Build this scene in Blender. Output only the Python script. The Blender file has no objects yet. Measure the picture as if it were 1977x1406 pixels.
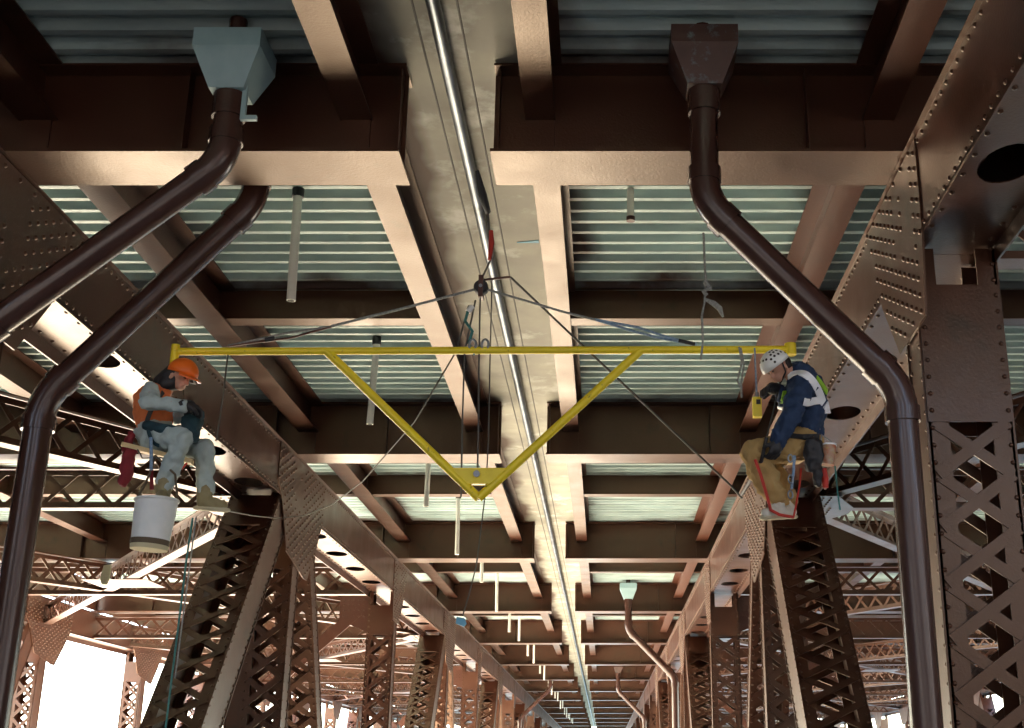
import bpy, bmesh, math, random
from mathutils import Vector, Matrix
from mathutils.bvhtree import BVHTree
random.seed(7)
R = math.radians
SC = bpy.context.scene
COL = SC.collection

# ------------------------------------------------------------------ camera, sky, sun, exposure
F_PX, VPX, CY, PITCH = 2389.0, 1167.0, 703.0, 18.26
CT, ST = math.cos(R(PITCH)), math.sin(R(PITCH))
cam_d = bpy.data.cameras.new('camera'); cam = bpy.data.objects.new('camera', cam_d); COL.objects.link(cam)
cam.location = (0, 0, 0); cam.rotation_euler = (R(90 + PITCH), 0, 0)
cam_d.sensor_width = 36; cam_d.lens = F_PX / 1977 * 36
cam_d.shift_x = -(VPX - 988.5) / 1977
cam_d.clip_start = 0.1; cam_d.clip_end = 3000
SC.camera = cam
SUN_EL, SUN_AZ = 35.0, -72.0            # azimuth clockwise from +Y: from the left and a little ahead
sd = Vector((math.sin(R(SUN_AZ)) * math.cos(R(SUN_EL)), math.cos(R(SUN_AZ)) * math.cos(R(SUN_EL)), math.sin(R(SUN_EL))))
world = bpy.data.worlds.new('World'); SC.world = world; world.use_nodes = True
wn = world.node_tree.nodes; wl = world.node_tree.links
sky = wn.new('ShaderNodeTexSky'); sky.sky_type = 'NISHITA'; sky.sun_disc = False
sky.sun_elevation = R(SUN_EL); sky.sun_rotation = R(SUN_AZ)
wn['Background'].inputs[1].default_value = 0.05
wl.new(sky.outputs[0], wn['Background'].inputs[0])
sl = bpy.data.lights.new('sun', 'SUN'); sl.energy = 5.0; sl.angle = R(0.5); sl.color = (1.0, 0.91, 0.82)
so = bpy.data.objects.new('sun', sl); COL.objects.link(so); so.rotation_euler = sd.to_track_quat('Z', 'Y').to_euler()
SC.view_settings.view_transform = 'Standard'; SC.view_settings.look = 'None'
SC.view_settings.gamma = 1; SC.view_settings.use_curve_mapping = False
SC.view_settings.exposure = 5.05

# ------------------------------------------------------------------ materials
def mat(name, c1, c2=None, rough=0.5, metal=0.0, scale=3.0, bump=0.0, bscale=60.0, coat=0.0, spec=0.5, wear=None, wear_amt=0.5, wscale=1.2, rvar=0.0, tint=None):
    m = bpy.data.materials.new(name); m.use_nodes = True
    n = m.node_tree.nodes; l = m.node_tree.links; b = n['Principled BSDF']
    b.inputs['Roughness'].default_value = rough; b.inputs['Metallic'].default_value = metal
    b.inputs['Specular IOR Level'].default_value = spec
    if coat: b.inputs['Coat Weight'].default_value = coat; b.inputs['Coat Roughness'].default_value = 0.12
    if tint: b.inputs['Specular Tint'].default_value = (*tint, 1)
    g = n.new('ShaderNodeNewGeometry')
    nz = n.new('ShaderNodeTexNoise'); nz.inputs['Scale'].default_value = scale; nz.inputs['Detail'].default_value = 5
    l.new(g.outputs['Position'], nz.inputs['Vector'])
    ramp = n.new('ShaderNodeValToRGB'); ramp.color_ramp.elements[0].position = 0.3; ramp.color_ramp.elements[1].position = 0.7
    ramp.color_ramp.elements[0].color = (*c1, 1); ramp.color_ramp.elements[1].color = (*(c2 or c1), 1)
    l.new(nz.outputs['Fac'], ramp.inputs[0]); out = ramp.outputs[0]
    if wear:
        n2 = n.new('ShaderNodeTexNoise'); n2.inputs['Scale'].default_value = wscale; n2.inputs['Detail'].default_value = 8; n2.inputs['Roughness'].default_value = 0.65
        l.new(g.outputs['Position'], n2.inputs['Vector'])
        r2 = n.new('ShaderNodeValToRGB'); r2.color_ramp.elements[0].position = 1 - wear_amt; r2.color_ramp.elements[1].position = min(1, 1 - wear_amt + 0.12)
        r2.color_ramp.elements[0].color = (0, 0, 0, 1); r2.color_ramp.elements[1].color = (1, 1, 1, 1)
        mx = n.new('ShaderNodeMix'); mx.data_type = 'RGBA'
        l.new(n2.outputs['Fac'], r2.inputs[0]); l.new(r2.outputs[0], mx.inputs[0]); l.new(out, mx.inputs[6])
        mx.inputs[7].default_value = (*wear, 1); out = mx.outputs[2]
    l.new(out, b.inputs['Base Color'])
    if rvar:
        mr = n.new('ShaderNodeMapRange'); mr.inputs[3].default_value = max(0.05, rough - rvar); mr.inputs[4].default_value = rough + rvar
        l.new(nz.outputs['Fac'], mr.inputs[0]); l.new(mr.outputs[0], b.inputs['Roughness'])
    if bump:
        n3 = n.new('ShaderNodeTexNoise'); n3.inputs['Scale'].default_value = bscale; n3.inputs['Detail'].default_value = 3
        l.new(g.outputs['Position'], n3.inputs['Vector'])
        bp = n.new('ShaderNodeBump'); bp.inputs['Strength'].default_value = bump; bp.inputs['Distance'].default_value = 0.01
        l.new(n3.outputs['Fac'], bp.inputs['Height']); l.new(bp.outputs[0], b.inputs['Normal'])
    return m

BROWN = mat('brown_paint', (0.044, 0.0135, 0.0082), (0.062, 0.0205, 0.0125), spec=0.85, rough=0.38, coat=0.05, tint=(1.0, 0.765, 0.56), scale=1.5, bump=0.22, bscale=42, wear=(0.022, 0.011, 0.008), wear_amt=0.42, wscale=1.7, rvar=0.18)
RUSTB = mat('red_brown_paint', (0.085, 0.026, 0.013), (0.07, 0.024, 0.013), rough=0.42, scale=2, bump=0.2, wear=(0.11, 0.05, 0.03), wear_amt=0.35)
PIPEB = mat('pipe_paint', (0.06, 0.027, 0.021), (0.07, 0.034, 0.026), rough=0.26, scale=2, bump=0.10, bscale=26, coat=0.2, wear=(0.035, 0.018, 0.014), wear_amt=0.40)
BLACKHOLE = mat('hole_shade', (0.03, 0.025, 0.02), rough=0.8)  # near-black colour stands in for the shade inside small openings
PVC = mat('white_plastic', (0.88, 0.88, 0.82), (0.82, 0.82, 0.76), rough=0.4, scale=6)
ALU = mat('polished_metal', (0.27, 0.30, 0.33), (0.14, 0.16, 0.19), rough=0.38, metal=1.0, scale=2.5, wear=(0.10, 0.11, 0.12), wear_amt=0.45, wscale=1.1, bump=0.2, bscale=8)
GALV = mat('galvanised_hopper', (0.30, 0.46, 0.50), (0.36, 0.52, 0.55), rough=0.5, scale=7)  # bluish skylight tint is put into the base colour
YEL = mat('yellow_paint', (0.88, 0.70, 0.02), (0.84, 0.65, 0.02), rough=0.38, scale=9, wear=(0.07, 0.05, 0.025), wear_amt=0.385, wscale=17)
STEEL = mat('dull_steel', (0.28, 0.30, 0.32), (0.2, 0.2, 0.2), rough=0.4, metal=0.7)
CABLE = mat('steel_cable', (0.10, 0.095, 0.08), (0.07, 0.065, 0.06), rough=0.6)
ROPEG = mat('grey_rope', (0.35, 0.36, 0.34), (0.2, 0.2, 0.19), rough=0.9, scale=60)
ROPET = mat('teal_rope', (0.04, 0.16, 0.15), (0.07, 0.22, 0.2), rough=0.9, scale=60)
ROPEB = mat('blue_rope', (0.12, 0.22, 0.36), (0.3, 0.4, 0.5), rough=0.9, scale=60)
BLACK = mat('black_rubber', (0.018, 0.018, 0.02), rough=0.6)
RED = mat('red_strap', (0.50, 0.035, 0.02), (0.42, 0.03, 0.02), rough=0.7, scale=20)
DRED = mat('dark_red_bag', (0.22, 0.012, 0.02), (0.16, 0.01, 0.015), rough=0.8, scale=20)
ORG = mat('orange_plastic', (0.85, 0.16, 0.015), rough=0.35)
WHITE = mat('white_plastic_shell', (0.80, 0.82, 0.78), rough=0.3)
VEST = mat('orange_cloth', (0.72, 0.20, 0.06), (0.62, 0.16, 0.05), rough=0.9, scale=14, bump=0.4, bscale=18)
DENIM = mat('pale_denim', (0.34, 0.42, 0.41), (0.44, 0.52, 0.50), rough=0.95, scale=11, bump=0.5, bscale=16)
NAVY = mat('navy_cloth', (0.012, 0.03, 0.075), (0.018, 0.042, 0.10), rough=0.85, scale=9, bump=0.5, bscale=14)
TAN = mat('tan_canvas', (0.33, 0.21, 0.075), (0.42, 0.28, 0.11), rough=0.95, scale=9, bump=0.6, bscale=13, wear=(0.14, 0.085, 0.03), wear_amt=0.40, wscale=7)
SKIN = mat('skin', (0.55, 0.30, 0.20), (0.50, 0.26, 0.18), rough=0.5, scale=20)
HAIR = mat('dark_hair', (0.02, 0.014, 0.01), rough=0.7)
BOOT = mat('tan_boot', (0.24, 0.20, 0.10), (0.30, 0.26, 0.14), rough=0.8, scale=18)
SOLE = mat('pale_sole', (0.55, 0.50, 0.34), rough=0.8)
WSHOE = mat('white_overshoe', (0.62, 0.60, 0.52), (0.5, 0.48, 0.4), rough=0.8, scale=18)
WOOD = mat('pale_wood', (0.58, 0.42, 0.20), (0.68, 0.52, 0.28), rough=0.7, scale=14)
CANVAS = mat('white_canvas', (0.78, 0.80, 0.77), (0.68, 0.72, 0.70), rough=0.9, scale=8, bump=0.4, bscale=12)
CANVB = mat('brown_canvas_band', (0.12, 0.09, 0.055), rough=0.9)
CREAM = mat('cream_canvas_base', (0.58, 0.52, 0.32), rough=0.9)
REFL = mat('reflective_tape', (0.9, 0.92, 0.95), rough=0.3)
LIME = mat('lime_cloth', (0.32, 0.62, 0.04), rough=0.8)
BLUETAG = mat('blue_tape', (0.14, 0.38, 0.52), rough=0.6)
GROUNDM = mat('pale_gravel', (0.49, 0.44, 0.34), (0.41, 0.365, 0.285), rough=0.95, scale=0.3)
ROADM = mat('added_road_asphalt', (0.09, 0.09, 0.095), (0.12, 0.12, 0.12), rough=0.9, scale=2)
STONE = mat('added_wall_stone', (0.13, 0.125, 0.125), (0.10, 0.098, 0.10), rough=0.9, scale=1)

HOPR = mat('rusty_hopper', (0.07, 0.032, 0.026), (0.10, 0.05, 0.04), rough=0.5, scale=6, wear=(0.15, 0.20, 0.21), wear_amt=0.45, wscale=7)
def deck_mat():
    m = mat('galvanised_deck', (0.57, 0.71, 0.69), (0.47, 0.62, 0.63), rough=0.5, scale=2.2)
    n = m.node_tree.nodes; l = m.node_tree.links; b = n['Principled BSDF']
    src = b.inputs['Base Color'].links[0].from_socket
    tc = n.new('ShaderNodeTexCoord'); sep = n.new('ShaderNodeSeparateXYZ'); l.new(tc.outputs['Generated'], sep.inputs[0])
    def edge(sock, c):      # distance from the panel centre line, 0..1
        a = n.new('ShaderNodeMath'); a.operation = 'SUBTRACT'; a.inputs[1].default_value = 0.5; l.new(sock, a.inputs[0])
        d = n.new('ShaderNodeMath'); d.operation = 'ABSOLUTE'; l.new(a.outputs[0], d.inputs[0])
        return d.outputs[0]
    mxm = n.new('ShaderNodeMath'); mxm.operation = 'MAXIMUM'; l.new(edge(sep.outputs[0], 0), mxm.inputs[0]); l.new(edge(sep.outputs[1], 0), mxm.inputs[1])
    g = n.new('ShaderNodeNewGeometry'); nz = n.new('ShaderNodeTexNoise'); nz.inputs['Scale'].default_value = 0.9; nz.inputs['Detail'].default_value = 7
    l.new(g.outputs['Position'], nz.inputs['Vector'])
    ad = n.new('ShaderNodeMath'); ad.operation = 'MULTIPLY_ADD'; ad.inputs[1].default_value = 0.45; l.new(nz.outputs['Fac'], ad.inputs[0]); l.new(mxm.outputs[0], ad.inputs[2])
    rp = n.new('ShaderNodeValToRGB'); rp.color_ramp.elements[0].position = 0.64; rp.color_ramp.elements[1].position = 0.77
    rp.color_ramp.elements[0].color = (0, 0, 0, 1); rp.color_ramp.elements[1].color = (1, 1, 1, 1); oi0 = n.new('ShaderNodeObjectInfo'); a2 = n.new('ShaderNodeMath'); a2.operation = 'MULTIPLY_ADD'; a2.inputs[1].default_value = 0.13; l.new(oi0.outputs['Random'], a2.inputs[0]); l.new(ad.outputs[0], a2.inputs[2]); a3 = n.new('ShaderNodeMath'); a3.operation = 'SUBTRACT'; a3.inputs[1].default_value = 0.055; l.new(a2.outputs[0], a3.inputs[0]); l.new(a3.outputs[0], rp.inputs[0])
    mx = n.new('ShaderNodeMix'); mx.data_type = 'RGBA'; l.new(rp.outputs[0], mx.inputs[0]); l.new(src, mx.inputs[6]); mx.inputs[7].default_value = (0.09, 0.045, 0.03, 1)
    oi = n.new('ShaderNodeObjectInfo'); mr = n.new('ShaderNodeMapRange'); mr.inputs[3].default_value = 0.72; mr.inputs[4].default_value = 1.1; l.new(oi.outputs['Random'], mr.inputs[0])
    n5 = n.new('ShaderNodeTexNoise'); n5.inputs['Scale'].default_value = 2.6; n5.inputs['Detail'].default_value = 6; mp = n.new('ShaderNodeMapping'); mp.inputs['Scale'].default_value = (.25, 1.6, 1)
    l.new(g.outputs['Position'], mp.inputs[0]); l.new(mp.outputs[0], n5.inputs['Vector']); m5 = n.new('ShaderNodeMapRange'); m5.inputs[1].default_value = .3; m5.inputs[2].default_value = .7; m5.inputs[3].default_value = .62; m5.inputs[4].default_value = 1.1; l.new(n5.outputs['Fac'], m5.inputs[0])
    mm = n.new('ShaderNodeMath'); mm.operation = 'MULTIPLY'; l.new(mr.outputs[0], mm.inputs[0]); l.new(m5.outputs[0], mm.inputs[1])
    vm = n.new('ShaderNodeVectorMath'); vm.operation = 'SCALE'; l.new(mx.outputs[2], vm.inputs[0]); l.new(mm.outputs[0], vm.inputs[3])
    l.new(vm.outputs[0], b.inputs['Base Color'])
    return m
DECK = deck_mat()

def strip_mat():
    m = mat('stained_concrete', (0.36, 0.35, 0.285), (0.23, 0.225, 0.19), rough=0.7, scale=1.4, bump=0.2, bscale=9, wear=(0.50, 0.51, 0.47), wear_amt=0.46, wscale=1.3)
    n = m.node_tree.nodes; l = m.node_tree.links; b = n['Principled BSDF']
    src = b.inputs['Base Color'].links[0].from_socket
    g = n.new('ShaderNodeNewGeometry'); sep = n.new('ShaderNodeSeparateXYZ'); l.new(g.outputs['Position'], sep.inputs[0])
    nz = n.new('ShaderNodeTexNoise'); nz.inputs['Scale'].default_value = 0.55; nz.inputs['Detail'].default_value = 3.5; l.new(g.outputs['Position'], nz.inputs['Vector'])
    a = n.new('ShaderNodeMath'); a.operation = 'MULTIPLY_ADD'; a.inputs[1].default_value = 0.9; l.new(nz.outputs['Fac'], a.inputs[0]); l.new(sep.outputs[0], a.inputs[2])
    rp = n.new('ShaderNodeMapRange'); rp.inputs[1].default_value = -1.62; rp.inputs[2].default_value = -1.44; rp.inputs[3].default_value = 1; rp.inputs[4].default_value = 0
    l.new(a.outputs[0], rp.inputs[0])
    mx = n.new('ShaderNodeMix'); mx.data_type = 'RGBA'; l.new(rp.outputs[0], mx.inputs[0]); l.new(src, mx.inputs[6]); mx.inputs[7].default_value = (0.08, 0.042, 0.026, 1)
    l.new(mx.outputs[2], b.inputs['Base Color'])
    return m
STRIP = strip_mat()

# ------------------------------------------------------------------ helpers
def ray(u, v):
    xc, yc = (u - VPX) / F_PX, (CY - v) / F_PX
    return Vector((xc, CT - yc * ST, ST + yc * CT))
def atX(u, v, X): r = ray(u, v); return r * (X / r.x)
def atY(u, v, Y): r = ray(u, v); return r * (Y / r.y)
def atZ(u, v, Z): r = ray(u, v); return r * (Z / r.z)

def thing(name, label, cat, loc=(0, 0, 0), group=None):
    o = bpy.data.objects.new(name, None); COL.objects.link(o); o.location = loc; o.empty_display_size = 0.1
    o['label'] = label; o['category'] = cat; o['kind'] = 'thing'
    if group: o['group'] = group
    return o
def tag(o, label, cat, group=None):
    o['label'] = label; o['category'] = cat; o['kind'] = 'thing'
    if group: o['group'] = group
    return o
class MB:
    """collects shapes in world coordinates, links them as ONE mesh object"""
    def __init__(s): s.v = []; s.f = []; s.sm = []
    def add(s, vs, fs, smooth=False):
        b = len(s.v); s.v += [tuple(p) for p in vs]; s.f += [tuple(i + b for i in f) for f in fs]; s.sm += [smooth] * len(fs); return s
    def box(s, x0, x1, y0, y1, z0, z1):
        vs = [(x, y, z) for x in (x0, x1) for y in (y0, y1) for z in (z0, z1)]
        return s.add(vs, [(0, 1, 3, 2), (4, 6, 7, 5), (0, 4, 5, 1), (2, 3, 7, 6), (0, 2, 6, 4), (1, 5, 7, 3)])
    def bar(s, p0, p1, side, w, t):
        M = bar_matrix(p0, p1, side, w, t)
        vs = [M @ Vector((x, y, z)) for x in (-.5, .5) for y in (-.5, .5) for z in (-.5, .5)]
        return s.add(vs, [(0, 1, 3, 2), (4, 6, 7, 5), (0, 4, 5, 1), (2, 3, 7, 6), (0, 2, 6, 4), (1, 5, 7, 3)])
    def prism(s, pts, off):           # polygon extruded by a vector
        n = len(pts); off = Vector(off); a = [Vector(p) for p in pts]
        return s.add(a + [p + off for p in a], [tuple(range(n))[::-1], tuple(range(n, 2 * n))] + [(i, (i + 1) % n, n + (i + 1) % n, n + i) for i in range(n)])
    def tube(s, pts, r, n=8, cap=True, smooth=True):
        pts = [Vector(p) for p in pts]; rs = r if isinstance(r, (list, tuple)) else [r] * len(pts)
        d0 = (pts[1] - pts[0]).normalized(); up = Vector((0, 0, 1)) if abs(d0.z) < .9 else Vector((1, 0, 0))
        u = d0.cross(up).normalized(); vs = []; fs = []
        for i, p in enumerate(pts):
            d = ((pts[min(i + 1, len(pts) - 1)] - p).normalized() + (p - pts[max(i - 1, 0)]).normalized())
            d = d.normalized() if d.length > 1e-6 else d0
            u = (u - d * u.dot(d)).normalized(); w = d.cross(u)
            k = 1.0
            if 0 < i < len(pts) - 1:
                c = (pts[i + 1] - p).normalized().dot((p - pts[i - 1]).normalized()); k = 1 / max(.6, math.sqrt((1 + c) / 2))
            for j in range(n):
                a = 2 * math.pi * j / n; vs.append(p + (u * math.cos(a) + w * math.sin(a)) * rs[i] * (k if len(pts) < 4 else 1))
        for i in range(len(pts) - 1):
            for j in range(n): fs.append((i * n + j, i * n + (j + 1) % n, (i + 1) * n + (j + 1) % n, (i + 1) * n + j))
        s.add(vs, fs, smooth)
        if cap: s.add(vs[:n], [tuple(range(n))[::-1]]); s.add(vs[-n:], [tuple(range(n))])
        return s
    def build(s, name, m, parent=None, kind=None, label=None):
        me = bpy.data.meshes.new(name); me.from_pydata(s.v, [], s.f); me.materials.append(m)
        me.polygons.foreach_set('use_smooth', s.sm); me.update()
        o = bpy.data.objects.new(name, me); COL.objects.link(o)
        if parent:
            o.parent = parent
            w = parent.location.copy(); q = parent.parent
            while q: w += q.location; q = q.parent
            o.location = -w
        if kind: o['kind'] = kind
        if label: o['label'] = label
        return o
def bar_matrix(p0, p1, side, w, t):
    p0, p1 = Vector(p0), Vector(p1); d = p1 - p0; L = d.length; d = d / L
    s = Vector(side); s = (s - d * s.dot(d)).normalized(); n = d.cross(s)
    M = Matrix((d * L, s * w, n * t)).transposed().to_4x4(); M.translation = (p0 + p1) / 2
    return M
_cubes = {}
def cube_part(name, M, m, parent):     # alike pieces share one cube mesh
    if m.name not in _cubes:
        me = bpy.data.meshes.new(name); b = MB().box(-.5, .5, -.5, .5, -.5, .5)
        me.from_pydata(b.v, [], b.f); me.materials.append(m); _cubes[m.name] = me
    o = bpy.data.objects.new(name, _cubes[m.name]); COL.objects.link(o); o.parent = parent
    o.matrix_local = Matrix.Translation(-parent.location) @ M
    return o
def rivets(mb, pts, nrm, r=0.023, h=0.02):
    n = Vector(nrm).normalized(); u = n.orthogonal().normalized(); w = n.cross(u)
    for p in pts:
        p = Vector(p); vs = []
        for k, (rr, hh) in enumerate(((r, 0), (r * .8, h * .65))):
            for j in range(6):
                a = j * math.pi / 3; vs.append(p + (u * math.cos(a) + w * math.sin(a)) * rr + n * hh)
        vs.append(p + n * h)
        mb.add(vs, [(j, (j + 1) % 6, 6 + (j + 1) % 6, 6 + j) for j in range(6)] + [(6 + j, 6 + (j + 1) % 6, 12) for j in range(6)], True)
ORD = ['first', 'second', 'third', 'fourth', 'fifth', 'sixth', 'seventh', 'eighth', 'ninth', 'tenth', 'eleventh', 'twelfth', 'thirteenth', 'fourteenth', 'fifteenth', 'sixteenth', 'seventeenth', 'eighteenth']
def nth(k): return ['nearest', 'second nearest', 'third nearest', 'fourth nearest', 'fifth nearest', 'sixth nearest', 'seventh nearest', 'eighth nearest'][k] if k < 8 else None

# ------------------------------------------------------------------ dimensions
P0, D = 10.3, 11.15
NB = 17
def P(k): return P0 + D * k
ZB, ZD, ZS, ZX = 5.30, 6.30, 5.79, 5.84        # floor beam underside, deck underside, stringer underside, cross beam underside
XL, XR = -5.43, 2.73                           # inner faces of the two trusses
XLO, XRO = -6.13, 3.48
OUTL, OUTR = -17.8, 22.0                       # outer trusses
GL, GR = -1.85, -1.03                          # the gap between the two half decks
ZG = -9.0

# ------------------------------------------------------------------ ground
g = MB().add([(-900, -300, ZG), (900, -300, ZG), (900, 2200, ZG), (-900, 2200, ZG)], [(0, 1, 2, 3)]).build('ground', GROUNDM); g['kind'] = 'structure'
g = MB().add([(-300, -60, ZG + .02), (300, -60, ZG + .02), (300, 21, ZG + .02), (-300, 21, ZG + .02)], [(0, 1, 2, 3)]).build('added_dark_road', ROADM); g['kind'] = 'structure'  # unseen dark strip, added to keep bounce light off the near steel
rv_ = MB().add([(-900, 85, ZG + .03), (900, 85, ZG + .03), (900, 2200, ZG + .03), (-900, 2200, ZG + .03)], [(0, 1, 2, 3)]).build('added_river', mat('added_river_water', (0.03, 0.05, 0.05), (0.04, 0.06, 0.055), rough=0.3, scale=.2)); rv_['kind'] = 'structure'  # unseen dark water, added to cut the bounce light on the far bays
ab = MB().box(-30, 30, -8, -5, ZG, 6.9).build('added_back_wall', STONE); tag(ab, 'unseen grey stone wall added behind the camera to shade the deck', 'wall')  # unseen wall, added to darken the near bays; its bounce fills the front
for x, y1, sd_n in ((-21, 27, 'left'), (24.5, 30, 'right')):
    wv = MB().box(x - 1, x + 1, -5.0, y1, ZG, 8.0).box(x - 1.2, x + 1.2, -5.0, y1 + .2, 8.0, 8.4).build('added_side_wall', STONE); tag(wv, 'unseen grey stone wall added on the %s to block light' % sd_n, 'wall')  # unseen walls, added to keep sky and sun off the near bays

# ------------------------------------------------------------------ deck
def rowphrase(k):
    return ['in the front row', 'in the second row', 'in the third row', 'in the fourth row', 'in the fifth row', 'in the sixth row', 'in the seventh row', 'in the eighth row'][k] if k < 8 else 'in the tiny far rows'
for k in range(NB):
    y = P(k)
    for side, (x0, x1) in (('left', (OUTL, GL)), ('right', (GR, OUTR))):
        lab = 'deep brown floor beam %s of the centre joint, %s' % (side, rowphrase(k))
        t = thing('floor_beam', lab, 'floor beam', ((x0 + x1) / 2, y, ZB), 'deep floor beams under the deck')
        MB().box(x0, x1, y - .34, y + .34, ZB, ZB + .03).build('bottom_flange', BROWN, t)
        MB().box(x0, x1, y - .012, y + .012, ZB + .03, ZD - .03).build('web', BROWN, t)
        MB().box(x0, x1, y - .2, y + .2, ZD - .03, ZD - .005).build('top_flange', BROWN, t)
        if k < 7:
            xs = [x0 + .05 + i * (x1 - x0 - .1) / 8 for i in range(9)]
            for x in xs:
                cube_part('stiffener', bar_matrix((x, y - .085, ZB + .03), (x, y - .085, ZD - .03), (0, 1, 0), .145, .016), BROWN, t)
STR_X = [-13.3, -9.4, -5.30, -2.32, -.60, 2.56, 8.0, 14.5]
for t in [o for o in COL.objects if o.name.startswith('floor_beam') and o.type == 'EMPTY' and o.location.y < P(4) + 1]:
    for x in STR_X:
        if (x < GL) == (t.location.x < GL):
            yy = t.location.y - .026
            cube_part('seat_plate', bar_matrix((x, yy, ZB + .05), (x, yy, ZS - .004), (1, 0, 0), .27, .026), BROWN, t)
for k in range(-1, NB):
    y0, y1 = P(k) + .014, P(k + 1) - .014
    if k < 0: y0 = -5.0
    for i, x in enumerate(STR_X):
        if k > 7 and i in (0, 1, 6, 7): continue
        pos = ['outermost left', 'left outer', 'just inside the left truss', 'just left of the centre joint', 'just right of the centre joint', 'just inside the right truss', 'right outer', 'outermost right'][i]
        lab = 'brown stringer %s, %s' % (pos, 'above the camera' if k < 0 else 'behind the beam ' + rowphrase(k))
        if k >= 8: lab = 'brown stringer %s, in the tiny far bays' % pos
        w = .36 if i == 2 else (.30 if i != 4 else .28)
        t = thing('stringer', lab, 'stringer', (x, (y0 + y1) / 2, ZS), 'lengthwise stringers under the deck')
        m = RUSTB if i == 5 else BROWN
        MB().box(x - w / 2, x + w / 2, y0 + (.02 if k < 0 else .0), y1, ZS, ZS + .025).build('bottom_flange', m, t)
        MB().box(x - .01, x + .01, y0, y1, ZS + .025, ZD - .02).build('web', m, t)
        MB().box(x - w / 2 - .06, x + w / 2 + .06, y0, y1, ZD - .02, ZD - .002).build('top_flange', m, t)
for k in range(-1, 9):
    y = P(k) + D * .5
    for i in range(len(STR_X) + 1):
        xa = OUTL if i == 0 else STR_X[i - 1] + .012; xb = OUTR if i == len(STR_X) else STR_X[i] - .012
        if i == 4: continue
        if k > 4 and i not in (3, 5): continue
        lab = 'shallow cross beam %s, %s' % (['far left', 'left of the left truss', 'over the left truss', 'in the left middle bay', '', 'in the right middle bay', 'over the right truss', 'right of the right truss', 'far right'][i], 'above the camera' if k < 0 else 'behind the beam ' + rowphrase(k))
        t = thing('cross_beam', lab, 'cross beam', ((xa + xb) / 2, y, ZX), 'shallow cross beams between floor beams')
        MB().box(xa, xb, y - .011, y + .011, ZX + .02, ZD - .002).build('web', BROWN, t)
        MB().box(xa, xb, y - .14, y + .14, ZX, ZX + .02).build('bottom_flange', BROWN, t)

# corrugated deck panels: ribs run across the bridge
def corrugated(x0, x1, y0, y1, m_name='deck_panel', pitch=.31, depth=.10):
    n = max(1, round((y1 - y0) / pitch)); p = (y1 - y0) / n; prof = []
    for i in range(n):
        b = y0 + i * p
        prof += [(b, ZD + depth), (b + p * .52, ZD + depth), (b + p * .64, ZD), (b + p * .88, ZD)]
    prof.append((y1, ZD + depth)); mb = MB(); vs = []; fs = []
    for x in (x0, x1):
        vs += [(x, yy, zz) for yy, zz in prof]
    N = len(prof)
    fs = [(i, i + 1, N + i + 1, N + i) for i in range(N - 1)]
    vs += [(x, yy, ZD + depth + .16) for x in (x0, x1) for yy in (y0, y1)]; q = 2 * N
    fs += [(q, q + 2, q + 3, q + 1)] + [(N - 1, q + 1, q + 3, 2 * N - 1), (0, N, q + 2, q)]
    fs += [tuple(range(N)) + (q + 1, q), tuple(range(2 * N - 1, N - 1, -1)) + (q + 2, q + 3)]
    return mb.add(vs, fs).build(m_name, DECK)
cols = [(OUTL, STR_X[0]), (STR_X[0], STR_X[1]), (STR_X[1], STR_X[2]), (STR_X[2], STR_X[3]), (STR_X[4], STR_X[5]), (STR_X[5], STR_X[6]), (STR_X[6], STR_X[7]), (STR_X[7], OUTR)]
cname = ['at the far left edge', 'left of the left truss', 'over the left truss', 'in the left middle bay', 'in the right middle bay', 'over the right truss', 'right of the right truss', 'at the far right edge']
for k in range(-1, NB - 1):
    for i, (xa, xb) in enumerate(cols):
        halves = ((0, .5, 'nearer half'), (.5, 1, 'farther half')) if k < 7 else ((0, 1, 'whole'),)
        for a, b, hn in halves:
            y0, y1 = P(k) + D * a, P(k) + D * b
            if k < 0: y0 = max(y0, -5)
            o = corrugated(xa + .013, xb - .013, y0 + .002, y1 - .002)
            if k < 0: lab = 'pale corrugated deck panel %s, above the camera, %s' % (cname[i], hn)
            elif k < 7: lab = 'pale corrugated deck panel %s, %s %s' % (cname[i], hn, rowphrase(k))
            else: lab = 'pale corrugated deck panel %s in the tiny far bays' % cname[i]
            tag(o, lab, 'deck panel', 'corrugated steel deck panels')
YE = P(NB - 1)
for x, sd_n in ((OUTL + .12, 'left'), (OUTR - .12, 'right')):
    t = thing('edge_girder', 'plain brown edge girder closing the %s side of the deck' % sd_n, 'edge girder', (x, 60, ZB + .05))
    for k in range(-1, NB - 1):
        cube_part('web_plate', bar_matrix((x, P(k) + .35 if k >= 0 else -4.9, 5.8), (x, P(k + 1) - .35, 5.8), (0, 0, 1), .94, .03), BROWN, t)
t = MB().box(-2.21, -.72, -5, YE, ZD + .012, ZD + .25).build('concrete_strip', STRIP); tag(t, 'pale stained concrete strip running lengthwise along the centre joint', 'concrete strip')
mb = MB(); mb.tube([(-1.46, -5, 6.22), (-1.46, YE, 6.22)], .062, 16)
tag(mb.build('joint_pipe', ALU), 'shiny metal pipe running lengthwise below the concrete strip', 'pipe')
for x, z, lab in ((-1.60, 6.08, 'thin dark lengthwise cable just left of the shiny pipe'), (-1.225, 6.08, 'thin dark lengthwise cable just right of the shiny pipe')):
    tag(MB().tube([(x, -5, z), (x, YE, z)], .011, 6).build('steel_cable', CABLE), lab, 'cable', 'lengthwise cables by the joint')

q0 = atZ(998, 469, ZD); q1 = atZ(1040, 467, ZD)
tag(MB().prism([(q0.x, q0.y, ZD + .004), (q0.x, q0.y + .02, ZD + .004), (q1.x, q1.y + .05, ZD + .004), (q1.x, q1.y - .03, ZD + .004)], (0, 0, .02)).build('paint_mark', BLUETAG), 'short blue paint streak on the pale concrete strip', 'paint mark')

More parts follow.
